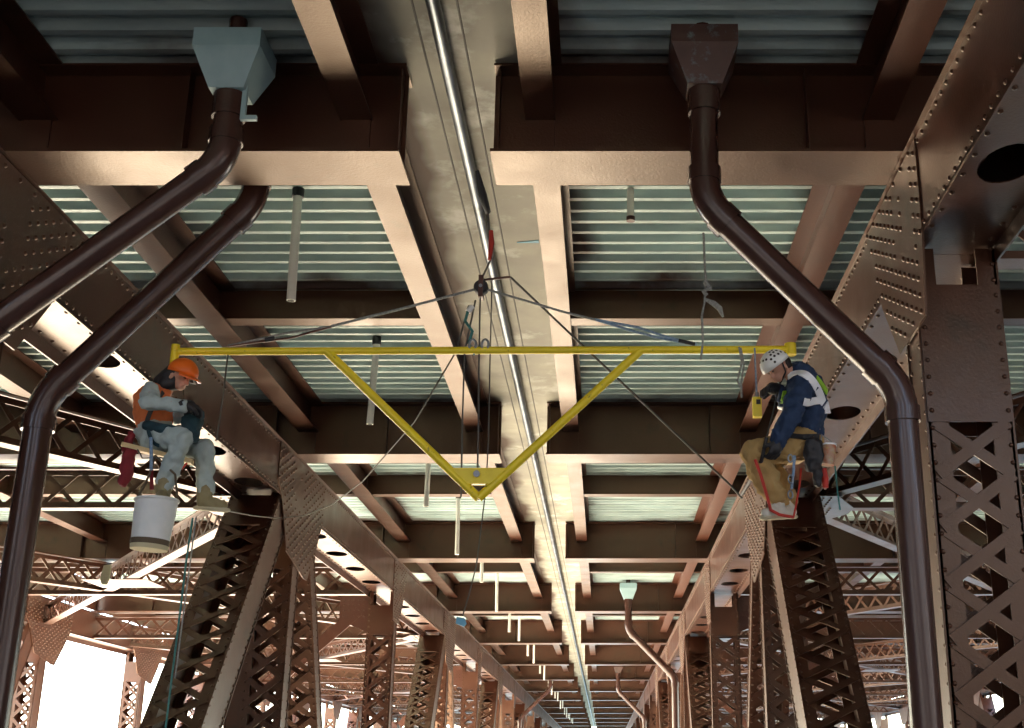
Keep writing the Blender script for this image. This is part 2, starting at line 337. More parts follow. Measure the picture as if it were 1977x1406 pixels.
# ------------------------------------------------------------------ trusses
def hole_plate(mb, x0, x1, y0, y1, z, th, holes, rx=.225, ry=.33, n=20):
    ys = [y0]
    for h in holes: ys += [h - .5, h + .5]
    ys.append(y1)
    for i in range(0, len(ys), 2):
        if ys[i + 1] - ys[i] > .02: mb.box(x0, x1, ys[i], ys[i + 1], z, z + th)
    cx = (x0 + x1) / 2
    for h in holes:
        E = []; Q = []
        for j in range(n):
            a = 2 * math.pi * (j + .5) / n; c, s_ = math.cos(a), math.sin(a); E.append((cx + rx * c, h + ry * s_))
            k = 1 / max(abs(c) / ((x1 - x0) / 2), abs(s_) / .5); Q.append((cx + c * k, h + s_ * k))
        # snap the nearest outer points to the rectangle corners
        for qx, qy in ((x0, h - .5), (x1, h - .5), (x0, h + .5), (x1, h + .5)):
            j = min(range(n), key=lambda q: (Q[q][0] - qx) ** 2 + (Q[q][1] - qy) ** 2); Q[j] = (qx, qy)
        vs = [(x, y, z) for x, y in E] + [(x, y, z) for x, y in Q] + [(x, y, z + th) for x, y in E]
        mb.add(vs, [(j, n + j, n + (j + 1) % n, (j + 1) % n) for j in range(n)] + [(j, (j + 1) % n, 2 * n + (j + 1) % n, 2 * n + j) for j in range(n)])
    return mb

def chord(name, side, xi, xo, zt, zb, k0, k1, label, pk=P, simple=False):
    """box chord: inner web at xi, outer web at xo, perforated bottom plate"""
    s = 1 if xi > xo else -1                       # outward normal of the inner face, towards the bridge axis
    t = thing(name, label, 'truss chord', ((xi + xo) / 2, pk(k0), zb))
    for k in range(k0, k1):
        y0, y1 = pk(k), pk(k + 1)
        far = k > 4
        ya, yb = max(y0, -5), y1
        MB().box(min(xi, xi - s * .02), max(xi, xi - s * .02), ya + .004, yb - .004, zb - .0, zt - .006).build('web_plate', BROWN, t)
        MB().box(min(xo, xo + s * .02), max(xo, xo + s * .02), ya + .004, yb - .004, zb - .10, zt - .006).build('web_plate', BROWN, t)
        MB().box(min(xi, xo) - .05, max(xi, xo) + .05, ya + .004, yb - .004, zt - .006, zt - .002).build('top_plate', BROWN, t)
        hs = [y0 + o for o in ((1.0,) if k % 2 == 1 and False else ()) + (3.1, 5.2, 7.3, 9.4)] if not simple else []
        if k % 2 == 0 and k > 0: pass
        hs = [h for h in hs if h - .5 > ya]
        hole_plate(MB(), min(xi, xo) + .02, max(xi, xo) - .02, ya + .004, yb - .004, zb + .05, .012, hs).build('bottom_plate', BROWN, t)
        # inner flange angle below the plate
        MB().box(min(xi, xi - s * .11), max(xi, xi - s * .11) , ya + .004, yb - .004, zb + .028, zb + .048).build('flange_angle', BROWN, t)
        if not far and not simple:
            rv = MB(); n = int((yb - ya) / .16)
            for i in range(n):
                yy = ya + (i + .5) * .16
                rivets(rv, [(xi, yy, zt - .07), (xi, yy, zb + .07)], (s, 0, 0))
                if i % 2: rivets(rv, [(xi - s * .055, yy, zb + .028), (xo + s * .09, yy, zb + .05)], (0, 0, -1), r=.026, h=.022)
            rv.build('rivet', BROWN, t, 'stuff')
    return t, s
def gusset(t, xi, s, y, zt, zb, big, rv):
    """riveted plate on the inner face of a chord, above the post"""
    if big: pts = [(y - 1.35, zt - .02), (y + 2.05, zt - .02), (y + 2.05, zb + .05), (y + 1.75, zb - .4), (y + 1.15, zb - 1.12), (y + .9, zb - 1.12), (y - .45, zb - .85), (y - 1.0, zb - .05), (y - 1.35, zb + .2)]
    else: pts = [(y - .62, zt - .02), (y + 1.5, zt - .02), (y + 1.0, zb - .1), (y + .45, zb - .75), (y - .5, zb - .72), (y - .62, zb + .1)]
    MB().prism([(xi, a, b) for a, b in pts][::s], (s * .018, 0, 0)).build('gusset_plate', BROWN, t)
    out = []
    def inside(a, b):
        c = False; n = len(pts)
        for i in range(n):
            (x1, y1), (x2, y2) = pts[i], pts[(i + 1) % n]
            if (y1 > b) != (y2 > b) and a < (x2 - x1) * (b - y1) / (y2 - y1) + x1: c = not c
        return c
    a0 = y - 1.3; j = 0; st = .15
    while a0 < y + 2.1:
        b0 = zb - 1.1 + (j % 2) * st / 2
        while b0 < zt:
            dense = abs(a0 - y) > .35 or b0 < zb
            if inside(a0 - .05, b0) and inside(a0 + .05, b0) and inside(a0, b0 - .05) and inside(a0, b0 + .03) and (dense or random.random() < .25): out.append((xi + s * .018, a0, b0))
            b0 += st
        a0 += st; j += 1
    rivets(rv, out, (s, 0, 0), r=.026, h=.024)

def lattice(t, p0, p1, side, W, nrm, bw, pitch, individual, m, th=.014, keep=lambda p: True):
    p0, p1 = Vector(p0), Vector(p1); d = p1 - p0; L = d.length; d /= L; side = Vector(side).normalized(); nrm = Vector(nrm).normalized()
    n = max(1, int(L / pitch)); pt = L / n; rest = MB(); cnt = 0
    for i in range(n):
        for sg in (1, -1):
            a = p0 + d * (i * pt) + side * (sg * W / 2) + nrm * (sg * th * .6); b = p0 + d * ((i + 1) * pt) - side * (sg * W / 2) + nrm * (sg * th * .6)
            if individual and keep((a + b) / 2): cube_part('lattice_bar', bar_matrix(a, b, nrm.cross(b - a), bw, th), m, t)
            else: rest.bar(a, b, nrm.cross(b - a), bw, th); cnt += 1
    if cnt: rest.build('lattice', m, t, 'stuff')

def column(name, label, cat, top, bot, xi, xo, depth, near, group, m=BROWN, batten=.75, face_rivets=True, fl=.13):
    """laced box column between two points of the truss plane; solid plates face across the bridge, laced faces along it"""
    top, bot = Vector(top), Vector(bot); t = thing(name, label, cat, bot, group)
    a = (bot - top).normalized(); X = Vector((1, 0, 0)); n = a.cross(X).normalized()
    if n.y > 0: n = -n                              # n points towards the camera
    s = 1 if xi > xo else -1; W = abs(xi - xo)
    c0 = Vector(((xi + xo) / 2, top.y, top.z)); c1 = Vector(((xi + xo) / 2, bot.y, bot.z))
    for x in (xi - s * .03, xo + s * .03):
        q0 = Vector((x, top.y, top.z)); q1 = Vector((x, bot.y, bot.z))
        MB().bar(q0, q1, n, depth, .022).build('web_plate', m, t)
    for sg in (1, -1):
        for x, e in ((xi, -s), (xo, s)):
            q0 = Vector((x + e * (fl / 2 + .001), top.y, top.z)) + n * sg * (depth / 2 - .008); q1 = Vector((x + e * (fl / 2 + .001), bot.y, bot.z)) + n * sg * (depth / 2 - .008)
            MB().bar(q0, q1, X, fl, .016).build('flange_angle', m, t)
        off = n * sg * (depth / 2 + .012)
        b0 = c0 + off + a * .35; b1 = b0 + a * batten
        cube_part('batten_plate', bar_matrix(b0, b1, X, W - .03, .014), m, t)
        L = (c1 - c0).length
        lattice(t, b1, c1 + off, X, W - .12, n, (.098), .45 if near else .55, near and sg == 1, m, keep=lambda p: p.z > -.3)
    if near and face_rivets:
        rv = MB(); L = min((c1 - c0).length, 5.5); i = 0
        while i * .15 < L:
            q = c0 + a * (i * .15)
            fr = [q + X * sx * (W / 2 - .05) + n * (depth / 2 + (.019 if .35 < i * .15 < .35 + batten else .0)) for sx in (-1, 1)]
            rivets(rv, fr, n)
            rivets(rv, [Vector((xi - s * .019, q.y, q.z)) + n * e * (depth / 2 - .06) for e in (1, -1)], (s, 0, 0), r=.021)
            i += 1
        rv.build('rivet', m, t, 'stuff')
    return t

def dname(k): return rowphrase(k)
for side, xi, xo in (('left', XL, XLO), ('right', XR, XRO)):
    zb = 4.43 if side == 'left' else 4.39
    t, s = chord('truss_chord', side, xi, xo, ZB - .004, zb, -2, NB - 1, 'long riveted brown box chord of the %s truss with oval holes underneath' % side)
    for k in range(-1, 9):
        rv = MB(); big = (k % 2 == 1); gusset(t, xi, s, P(k), ZB - .006, zb, big, rv)
        if k < 6: rv.build('rivet', BROWN, t, 'stuff')
    for k in range(0, 13):
        y = P(k) + .35 if k % 2 else P(k) + .05
        near = k < 5
        grp = 'laced posts of the inner trusses'
        lab = 'upright laced post of the %s truss, %s' % (side, dname(k))
        column('truss_post', lab, 'truss post', (xi, y, zb + .03), (xi, y, ZG), xi, xo, .45, near, grp, batten=1.25 if (k == 0 and side == 'right') else .75, fl=.19 if (k == 0 and side == 'right') else .13)
        if k % 2:
            lab = 'laced diagonal of the %s truss leaning nearer, %s' % (side, dname(k))
            column('truss_diagonal', lab, 'truss diagonal', (xi, P(k) - .55, zb + .02), (xi, P(k) - .55 - 13.3 * .80, ZG), xi, xo + (xo - xi) * .2, .72, near, 'laced diagonals of the inner trusses', fl=.17)
            lab = 'laced diagonal of the %s truss leaning away, %s' % (side, dname(k))
            column('truss_diagonal', lab, 'truss diagonal', (xi, P(k) + 1.15, zb + .02), (xi, P(k) + 1.15 + 13.3 * .56, ZG), xi, xo, .40, near, 'laced diagonals of the inner trusses')
        elif k:
            x = xo + (-1 if side == 'left' else 1) * .02; e = -1 if side == 'left' else 1
            kb = thing('knee_brace', 'flat brown knee brace outside the %s truss, %s' % (side, dname(k)), 'knee brace', (x, y, 3.5), 'knee braces outside the trusses')
            MB().bar((x + e * .25, y, 4.0), (x + e * 2.6, y, 1.9), (0, 0, 1), .28, .06).build('brace_bar', RUSTB, kb)
            MB().prism([(x, y - .02, 4.36), (x + e * .75, y - .02, 4.36), (x + e * .75, y - .02, 3.75), (x, y - .02, 3.45)][::(1 if e > 0 else -1)], (0, .02, 0)).build('gusset_plate', RUSTB, kb)
            if k < 5:
                rv = MB(); rivets(rv, [(x + e * (.12 + .13 * i), y - .02, 4.28 - .14 * j) for i in range(5) for j in range(4)], (0, -1, 0)); rv.build('rivet', RUSTB, kb, 'stuff')

t = thing('box_column', 'plain dark box column just behind the near laced diagonal at left', 'column', (-7.0, 24.4, ZG))
MB().box(-7.15, -6.85, 24.25, 24.6, ZG, 4.40).build('shaft', BROWN, t)
for x in (-7.165, -6.85): MB().box(x, x + .015, 24.2, 24.65, ZG, 4.40).build('flange', BROWN, t)
# outer trusses
def OP(k): return 40.2 + 9.0 * (k - 3)
for side, xi, xo in (('left', OUTL, OUTL - .7), ('right', OUTR, OUTR + .7)):
    t, s = chord('truss_chord', side, xi, xo, ZB - .004, 4.40, -1, 13, 'distant brown box chord of the outer %s truss at the deck edge' % side, pk=OP, simple=True)
    for k in range(0, 13):
        rv = MB(); y = OP(k); gusset(t, xi, s, y - .3, ZB - .006, 4.40, True, rv)
        if k < 5: rv.build('rivet', BROWN, t, 'stuff')
        lab = 'upright laced post of the outer %s truss, %s' % (side, dname(k))
        column('truss_post', lab, 'truss post', (xi, y, 4.4), (xi, y, ZG), xi, xo, .5, False, 'laced posts of the outer trusses')
        if k % 2:
            lab = 'laced diagonal of the outer %s truss, %s' % (side, dname(k))
            column('truss_diagonal', lab, 'truss diagonal', (xi, y - .9, 4.3), (xi, y - .9 - 7, ZG), xi, xo, .6, False, 'laced diagonals of the outer trusses')

# lateral lattice struts and braces between inner and outer trusses
def strut(name, label, cat, p0, p1, near, group, depth=.72, fw=.26):
    p0, p1 = Vector(p0), Vector(p1); d = (p1 - p0).normalized(); sd_ = Vector((0, 0, 1)).cross(d).normalized()
    t = thing(name, label, cat, (p0 + p1) / 2, group); up = Vector((0, 0, depth))
    MB().bar(p0, p1, sd_, fw, .02).build('bottom_flange', BROWN, t)
    MB().bar(p0 + up, p1 + up, sd_, fw, .02).build('top_flange', BROWN, t)
    for q in (.07, depth - .07):
        MB().bar(p0 + Vector((0, 0, q)), p1 + Vector((0, 0, q)), (0, 0, 1), .10, .016).build('flange_angle', BROWN, t)
    lattice(t, p0 + up / 2, p1 + up / 2, (0, 0, 1), depth - .08, sd_, .075, .62, near, BROWN)
    return t
for side, xi, xo, sgn in (('left', XLO, OUTL, -1), ('right', XRO, OUTR, 1)):
    z = 4.44
    for j, k in enumerate(range(-1, 11)):
        y = P(k)
        strut('lattice_strut', 'lattice cross strut outside the %s truss, %s' % (side, 'above the camera' if k < 0 else dname(k)), 'lattice strut', (xi, y + .2, z), (xo, y + .2, z), k < 3, 'lattice cross struts outside the trusses')
    for k in (1, 3, 5, 7, 9):
        far = k > 4
        w = dname(k)
        strut('lattice_brace', 'slanting lattice brace outside the %s truss coming nearer, %s' % (side, w), 'lattice brace', (xi, P(k), z + .06), (xo, P(k) - abs(xo - xi) * 1.6, z + .06), k < 3, 'slanting lattice braces outside the trusses')
        strut('lattice_brace', 'slanting lattice brace outside the %s truss leading away, %s' % (side, w), 'lattice brace', (xi, P(k) + .4, z + .06), (xo, P(k) + abs(xo - xi) * 1.6, z + .06), k < 3, 'slanting lattice braces outside the trusses', depth=.6)
        c = thing('brace_plate', 'riveted plate joining three braces beside the %s truss, %s' % (side, w), 'gusset plate', (xi, P(k), z), 'gusset plates of the braces')
        MB().prism([(xi, P(k) - 1.0, z - .03), (xi + sgn * .45, P(k) - 1.0, z - .03), (xi + sgn * .9, P(k), z - .03), (xi + sgn * .9, P(k) + .5, z - .03), (xi + sgn * .45, P(k) + 1.4, z - .03), (xi, P(k) + 1.4, z - .03)][::(1 if sgn < 0 else -1)], (0, 0, .012)).build('plate', BROWN, c)
        if k < 5:
            rv = MB(); rivets(rv, [(xi + sgn * (.1 + .13 * i), P(k) - .85 + .17 * q, z - .03) for i in range(4) for q in range(13) if i < 3 or 4 < q < 9], (0, 0, -1), r=.024); rv.build('rivet', BROWN, c, 'stuff')
        xm = (xi + xo) / 2; ym = P(k) + abs(xo - xi) * .8 + .2
        c = thing('brace_plate', 'pale plate where two braces cross outside the %s truss, %s' % (side, w), 'gusset plate', (xm, ym, z), 'gusset plates of the braces')
        MB().prism([(xm - .8, ym - .7, z + .02), (xm + .8, ym - .7, z + .02), (xm + .8, ym + .7, z + .02), (xm - .8, ym + .7, z + .02)], (0, 0, .012)).build('plate', BROWN, c)

# ------------------------------------------------------------------ downspouts and weep pipes
def arc_pts(a, b, c, r, n=5):
    """points a..b..c with the corner at b rounded"""
    a, b, c = Vector(a), Vector(b), Vector(c); u = (a - b).normalized(); w = (c - b).normalized()
    p0 = b + u * r; p1 = b + w * r; return [p0 * (1 - q) ** 2 + b * 2 * q * (1 - q) + p1 * q * q for q in [i / n for i in range(n + 1)]]
def downspout(label, pts, r=.125, hop=True, m_h=PIPEB, group='brown drain downspouts', seg=16):
    pts = [Vector(p) for p in pts]; t = thing('downspout', label, 'downspout', pts[-1], group)
    path = [pts[0]]
    corners = []
    for i in range(1, len(pts) - 1):
        A = arc_pts(pts[i - 1], pts[i], pts[i + 1], .21); corners.append(A)
    prev = pts[0]
    for i, A in enumerate(corners):
        MB().tube([prev, A[0]], r, seg).build('pipe', PIPEB, t)
        e = MB().tube(A, r * 1.07, seg); e.build('elbow', PIPEB, t)
        for q, w in ((A[0], (prev - A[0]).normalized()), (A[-1], (pts[i + 2] - A[-1]).normalized())):
            MB().tube([q - w * .04, q + w * .09], r * 1.17, seg).build('collar', PIPEB, t)
        prev = A[-1]
    MB().tube([prev, pts[-1]], r, seg).build('pipe', PIPEB, t)
    if hop:
        p = pts[0]; w, d_, h, b = .29, .26, .46, .15; z1 = p.z + h
        ring = lambda hw, hd, z, oy=0: [(p.x - hw, p.y - hd + oy, z), (p.x + hw, p.y - hd + oy, z), (p.x + hw, p.y + hd + oy, z), (p.x - hw, p.y + hd + oy, z)]
        vs = ring(b, b, p.z - .06) + ring(w, d_, p.z + h * .62) + ring(w, d_, z1)
        fs = [(3, 2, 1, 0), (8, 9, 10, 11)] + [(4 * q + j, 4 * q + (j + 1) % 4, 4 * q + 4 + (j + 1) % 4, 4 * q + 4 + j) for q in (0, 1) for j in range(4)]
        MB().add(vs, fs).build('hopper', m_h, t)
        MB().tube([(p.x, p.y, z1), (p.x, p.y, ZD + .02)], .08, 10).build('inlet_pipe', PIPEB, t)
        if m_h is GALV and p.y < 12: MB().box(p.x + .13, p.x + .17, p.y - .1, p.y - .06, p.z - .30, p.z + .12).box(p.x + .13, p.x + .27, p.y - .1, p.y - .06, p.z - .34, p.z - .30).build('bracket', m_h, t)
        MB().tube([(p.x, p.y, p.z - .28), (p.x, p.y, p.z + .01)], r * 1.15, seg).build('collar', PIPEB, t)
    return t
rt = atY(1358, 150, 9.55); re1 = atY(1360, 388, 9.55); re2 = atY(1738, 748, 9.75)
downspout('tall brown downspout in front of the right truss with a bent upper run', [(rt.x, 9.55, 5.72), re1, re2, (re2.x, 9.75, ZG)], m_h=HOPR)
la1 = atY(432, 312, 9.45); la2 = atY(-60, 662, 9.6)
downspout('brown downspout with a teal hopper, bending off the left picture edge', [(la1.x, 9.45, 5.62), la1, la2, (la2.x, 9.6, ZG)], m_h=GALV)
lb1 = atY(491, 392, 10.95); lb2 = atY(82, 770, 10.75)
downspout('brown downspout behind the front left floor beam, running down past the seated worker', [(lb1.x, 10.95, 6.2), lb1, lb2, (lb2.x - .06, 10.75, ZG)], hop=False)
for n_, (yy, lab) in enumerate(((9.55 + 3 * D, 'small distant downspout at the right, nearer of the far pair'), (9.55 + 6 * D, 'tiny distant downspout at the right, farther of the far pair'))):
    downspout(lab, [(rt.x - .05, yy, 5.72), (rt.x - .05, yy, 4.62), (re2.x - .05, yy + .1, 3.05), (re2.x - .05, yy + .1, ZG)], m_h=GALV if n_ == 0 else PIPEB, seg=10)
downspout('tiny distant downspout left of the centre joint bending to the left truss', [(-3.3, 10.95 + 6 * D, 6.2), (-3.3, 10.95 + 6 * D, 4.85), (-5.1, 10.8 + 6 * D, 3.1), (-5.1, 10.8 + 6 * D, ZG)], hop=False, seg=10)
wi = 0
for k in range(0, 12):
    for off in (2.44, 7.55):
        y = P(k) + off; x = -3.48; dz = random.uniform(-.16, .16) if wi > 2 else 0; tx_ = random.uniform(-.03, .03)
        if wi < 7: lab = 'white plastic weep pipe hanging from the left deck, %s in its row' % (nth(wi))
        else: lab = 'tiny white weep pipe in the far end of the left row'
        t = thing('weep_pipe', lab, 'weep pipe', (x, y, 4.95), 'white weep pipes under the left deck')
        MB().tube([(x + tx_, y, 4.94 + dz), (x, y, ZD - .02)], .05, 10).build('pipe', PVC, t)
        MB().tube([(x, y, ZD - .1), (x, y, ZD + .03)], .068, 10).build('collar', BLACK, t)
        if wi < 3: MB().tube([(x + tx_, y, 4.936), (x + tx_, y, 4.939)], .038, 10).build('bore', BLACKHOLE, t)  # dark disc stands in for the shade inside the pipe mouth
        wi += 1
p = atY(1217, 350, 12.74)
t = thing('weep_pipe', 'short bluish weep pipe hanging from the right deck', 'weep pipe', (p.x, 12.74, 5.95))
MB().tube([(p.x, 12.74, 5.93), (p.x, 12.74, ZD + .05)], .042, 10).build('pipe', PVC, t); MB().tube([(p.x, 12.74, 5.90), (p.x, 12.74, 5.95)], .05, 10).build('collar', RUSTB, t)

# ------------------------------------------------------------------ spreader bar and rigging
YB = 9.9
def bp(u, v, y=YB): return atY(u, v, y)
t = thing('spreader_bar', 'long yellow steel spreader bar with a V shaped frame hanging below', 'spreader bar', bp(930, 676))
eL, eR = bp(345, 679), bp(1526, 675)
MB().tube([eL, eR], .033, 14).build('bar', YEL, t)
vb = bp(924, 962)
for u in (630, 1236):
    q = bp(u, 678); MB().tube([q, vb], .037, 12).build('strut', YEL, t)
pl = [bp(868, 905), bp(985, 905), bp(958, 936), bp(892, 936)]
MB().prism([Vector(q) + Vector((0, -.03, 0)) for q in pl], (0, .05, 0)).build('tie_plate', YEL, t)
q = bp(921, 917); MB().tube([q + Vector((0, -.05, 0)), q + Vector((0, -.028, 0))], .028, 10).build('bolt', STEEL, t)
MB().tube([eL + Vector((-.03, 0, .06)), eL + Vector((-.03, 0, -.13))], .035, 10).build('end_stub', YEL, t)
MB().tube([eR + Vector((.0, 0, .05)), eR + Vector((.0, 0, -.05))], .05, 10).build('end_stub', YEL, t)
for u in (913, 937):
    q = bp(u, 668); MB().tube([q + Vector((.03 * math.cos(a), -.02, .05 * math.sin(a))) for a in [i * .7 for i in range(10)]], .012, 6).build('shackle', STEEL, t)
pul = bp(929, 556)
t = thing('pulley', 'dark round pulley block above the middle of the yellow bar', 'pulley', pul)
MB().tube([pul + Vector((0, -.045, 0)), pul + Vector((0, -.035, 0)), pul + Vector((0, .035, 0)), pul + Vector((0, .045, 0))], [.055, .062, .062, .055], 18).build('sheave', DRED if False else BLACK, t)
MB().tube([pul + Vector((0, -.06, 0)), pul + Vector((0, .06, 0))], .016, 8).build('axle', STEEL, t)
MB().box(pul.x - .02, pul.x + .02, pul.y - .055, pul.y + .055, pul.z - .10, pul.z + .10).build('side_strap', RUSTB, t)
def rope(name, pts, r, m, label, cat='rope', group=None, seg=6):
    o = MB().tube(pts, r, seg).build(name, m); return tag(o, label, cat, group)
top_anchor = Vector((-1.46, 9.5, 6.14))
a1 = bp(948, 500, 9.85); a0 = bp(942, 410, 9.8)
rope('black_sleeve', [bp(921, 330, 9.55), bp(931, 375, 9.6), a0], [.016, .034, .026], BLACK, 'black sleeve on the hoist line beside the shiny pipe', 'sleeve', seg=8)
rope('hoist_line', [a0, a1, pul + Vector((0, 0, .08))], .009, CABLE, 'dark hoist line above the round pulley', 'hoist line')
rope('red_turnbuckle', [bp(948, 446, 9.8), bp(949, 470, 9.8), bp(945, 502, 9.8)], [.018, .024, .014], RED, 'red sleeve on the hoist line above the pulley', 'sleeve', seg=8)
rope('striped_stick', [bp(932, 541), bp(985, 535)], .011, RUSTB, 'short reddish stick sideways from the pulley top', 'stick')
slL, slR = bp(480, 666, YB - .04), bp(1345, 664, YB - .04)
rope('sling', [pul, bp(780, 595), bp(640, 630)], .012, ROPEG, 'grey sling from the pulley down to the left', 'sling', 'slings from the pulley')
rope('sling', [pul, bp(1090, 603), bp(1150, 618)], .011, ROPEG, 'blue grey sling from the pulley down to the right', 'sling', 'slings from the pulley')
for dz, lab in ((6, 'upper strand of the left sling end tied to the yellow bar'), (-5, 'lower strand of the left sling end tied to the yellow bar')):
    rope('sling_end', [bp(640, 631), bp(560, 648 - dz), bp(505, 657 - dz * .5), bp(440, 668)], .010, ROPEG if dz > 0 else RUSTB, lab, 'sling', 'sling ends on the bar')
for dz, lab in ((5, 'upper strand of the right sling end tied to the yellow bar'), (-5, 'lower strand of the right sling end tied to the yellow bar')):
    rope('sling_end', [bp(1148, 617), bp(1230, 637 - dz), bp(1290, 654 - dz * .5), bp(1345, 666)], .011, ROPEB, lab, 'sling', 'sling ends on the bar')
q = bp(530, 654); rope('black_buckle', [q, bp(512, 657)], .022, BLACK, 'small black buckle on the left sling', 'buckle')
q = bp(1310, 658); rope('black_buckle', [q, bp(1342, 665)], .018, BLACK, 'small black buckle on the right sling', 'buckle')
rope('guy_rope', [bp(985, 535), bp(1413, 940, 11.0), bp(1432, 962, 11.2)], .010, CABLE, 'dark guy rope slanting down right from the pulley towards the right truss')
rope('guy_rope', [bp(905, 590), bp(880, 680), bp(800, 815, 11), bp(700, 930, 12.5), bp(640, 975, 13.5), bp(590, 995, 14), bp(540, 1001, 14), bp(490, 996, 13), bp(430, 985, 11)], .0075, CABLE, 'slack dark rope from the bar sagging to the seated worker at the left')
rope('fall_rope', [bp(918, 580), bp(897, 680), bp(893, 800), bp(890, 960)], .008, CABLE, 'leftmost dark fall rope hanging from the pulley through the V frame', group='fall ropes below the pulley')
rope('fall_rope', [bp(927, 575), bp(925, 680), bp(924, 800), bp(922, 903)], .008, CABLE, 'middle dark fall rope hanging from the pulley to the yellow tie plate', group='fall ropes below the pulley')
rope('fall_rope', [bp(950, 540), bp(946, 700), bp(943, 850), bp(938, 945), bp(920, 1090), bp(905, 1150), bp(893, 1190)], .006, CABLE, 'rightmost thin fall rope hanging past the V frame to the blue tag', group='fall ropes below the pulley')
q = bp(891, 1199)
o = MB().prism([q + Vector((-.04, 0, .035)), q + Vector((-.045, 0, -.02)), q + Vector((.02, 0, -.045)), q + Vector((.04, 0, -.02)), q + Vector((.025, 0, .02))][::-1], (0, .02, 0)).build('rope_tag', BLUETAG); tag(o, 'pale blue tag at the low end of the thin rope', 'tag')
rope('tied_line', [bp(905, 595), bp(898, 620), bp(912, 640), bp(905, 662), bp(915, 684), bp(928, 668)], .014, ROPET, 'knotted teal line tied round the middle of the yellow bar')
q = bp(908, 598); rope('white_tape', [q + Vector((-.02, 0, -.02)), q + Vector((.02, 0, .03))], .026, WHITE, 'white taped splice on the line just below the pulley', 'tape', seg=8)
# hanging knotted rope at the right
kp = [bp(1358, 450, 9.4), bp(1361, 520, 9.4), bp(1363, 548, 9.4), bp(1360, 585, 9.4), bp(1355, 610, 9.4), bp(1357, 660, 9.4), bp(1353, 695, 9.4)]
kr = thing('knotted_rope', 'frayed grey rope with a knot hanging from the right downspout', 'rope', kp[0])
MB().tube(kp, .010, 6).build('rope', ROPEG, kr)
MB().tube([bp(1361, 545, 9.38), bp(1372, 556, 9.36), bp(1358, 562, 9.38), bp(1364, 570, 9.4)], .02, 7).build('knot', ROPEG, kr)
MB().tube([bp(1362, 578, 9.4), bp(1378, 586, 9.4), bp(1390, 596, 9.4), bp(1396, 612, 9.4)], [.012, .024, .024, .008], 7).build('frayed_end', ROPEG, kr)
# cords at the right end of the bar
for pts, lab in (([(1427, 670), (1432, 700), (1424, 735), (1429, 748)], 'leftmost cord tied near the right bar end'), ([(1430, 672), (1436, 705), (1431, 740), (1432, 768)], 'longer cord hanging beside the leftmost cord near the bar end')):
    rope('cord', [bp(u, v, YB - .05) for u, v in pts], .009, ROPEG, lab, 'cord', 'cords at the right bar end')
rope('cord', [bp(1457, 672, YB - .05), bp(1459, 720, YB - .05), bp(1461, 768, YB - .05)], .008, ROPEB, 'bluish cord holding the yellow tool at the right', 'cord', 'cords at the right bar end')
yt = bp(1462, 787, YB - .05)
t = thing('yellow_tool', 'small yellow box hanging on a cord before the right worker', 'tool', yt)
MB().box(yt.x - .038, yt.x + .034, yt.y - .03, yt.y + .03, yt.z - .085, yt.z + .085).build('case', YEL, t)
MB().tube([yt + Vector((0, 0, .08)), yt + Vector((0, 0, .13))], .018, 8).build('eyelet', STEEL, t)
MB().box(yt.x - .01, yt.x + .025, yt.y - .036, yt.y - .0305, yt.z + .02, yt.z + .06).build('dark_window', BLACK, t)
rope('cord', [bp(440, 684), bp(430, 770, 9.8), bp(418, 850, 9.7)], .007, CABLE, 'thin dark cord from the left bar end to the seated worker', 'cord')
rope('tail_rope', [bp(372, 1000, 9.6), bp(360, 1080, 9.6), bp(348, 1180, 9.6), bp(334, 1290, 9.6), bp(318, 1420, 9.6)], .008, ROPET, 'thick teal tail rope hanging below the left worker boots', group='tail ropes of the left worker')
rope('tail_rope', [bp(378, 1000, 9.6), bp(368, 1080, 9.6), bp(352, 1200, 9.6), bp(338, 1310, 9.6)], .006, ROPEG, 'thin grey tail rope hanging beside the thick teal one', group='tail ropes of the left worker')
rope('tail_rope', [bp(1612, 900, 9.8), bp(1617, 950, 9.8), bp(1622, 985, 9.8)], .007, ROPET, 'short teal tail rope hanging under the right worker bucket')
o = MB().prism([bp(193, 1118, 16), bp(200, 1092, 16), bp(213, 1090, 16), bp(210, 1115, 16), bp(204, 1128, 16), bp(196, 1128, 16)], (0, .05, 0)).build('rope_bundle', CREAM); tag(o, 'small pale cloth bundle hanging on the left bracing', 'cloth')

# ------------------------------------------------------------------ people
def capsule(mb, p0, r0, p1, r1, sc=(1, 1, 1), n=12):
    """tapered capsule; sc flattens it along the world axes about its own axis"""
    p0, p1 = Vector(p0), Vector(p1); d = p1 - p0; L = d.length; d = d / L if L > 1e-6 else Vector((0, 0, 1))
    u = d.orthogonal().normalized(); w = d.cross(u); rings = []
    for i in range(5): a = math.pi / 2 * (1 - i / 4.0) ; rings.append((p0 - d * r0 * math.sin(a), r0 * math.cos(a), p0))
    for i in range(5): a = math.pi / 2 * i / 4.0; rings.append((p1 + d * r1 * math.sin(a), r1 * math.cos(a), p1))
    vs = []
    for c, r, o in rings:
        for j in range(n):
            a = 2 * math.pi * j / n; q = c + (u * math.cos(a) + w * math.sin(a)) * max(r, 1e-4)
            dv = q - o; vs.append(o + Vector((dv.x * sc[0], dv.y * sc[1], dv.z * sc[2])))
    fs = [(i * n + j, i * n + (j + 1) % n, (i + 1) * n + (j + 1) % n, (i + 1) * n + j) for i in range(9) for j in range(n)]
    fs += [tuple(range(n))[::-1], tuple(range(9 * n, 10 * n))]
    mb.add(vs, fs, True)
FOLDS = {'shirt': .045, 'vest': .04, 'trousers': .05, 'jacket': .055, 'rope_bag': .05, 'tool_pouch': .045}
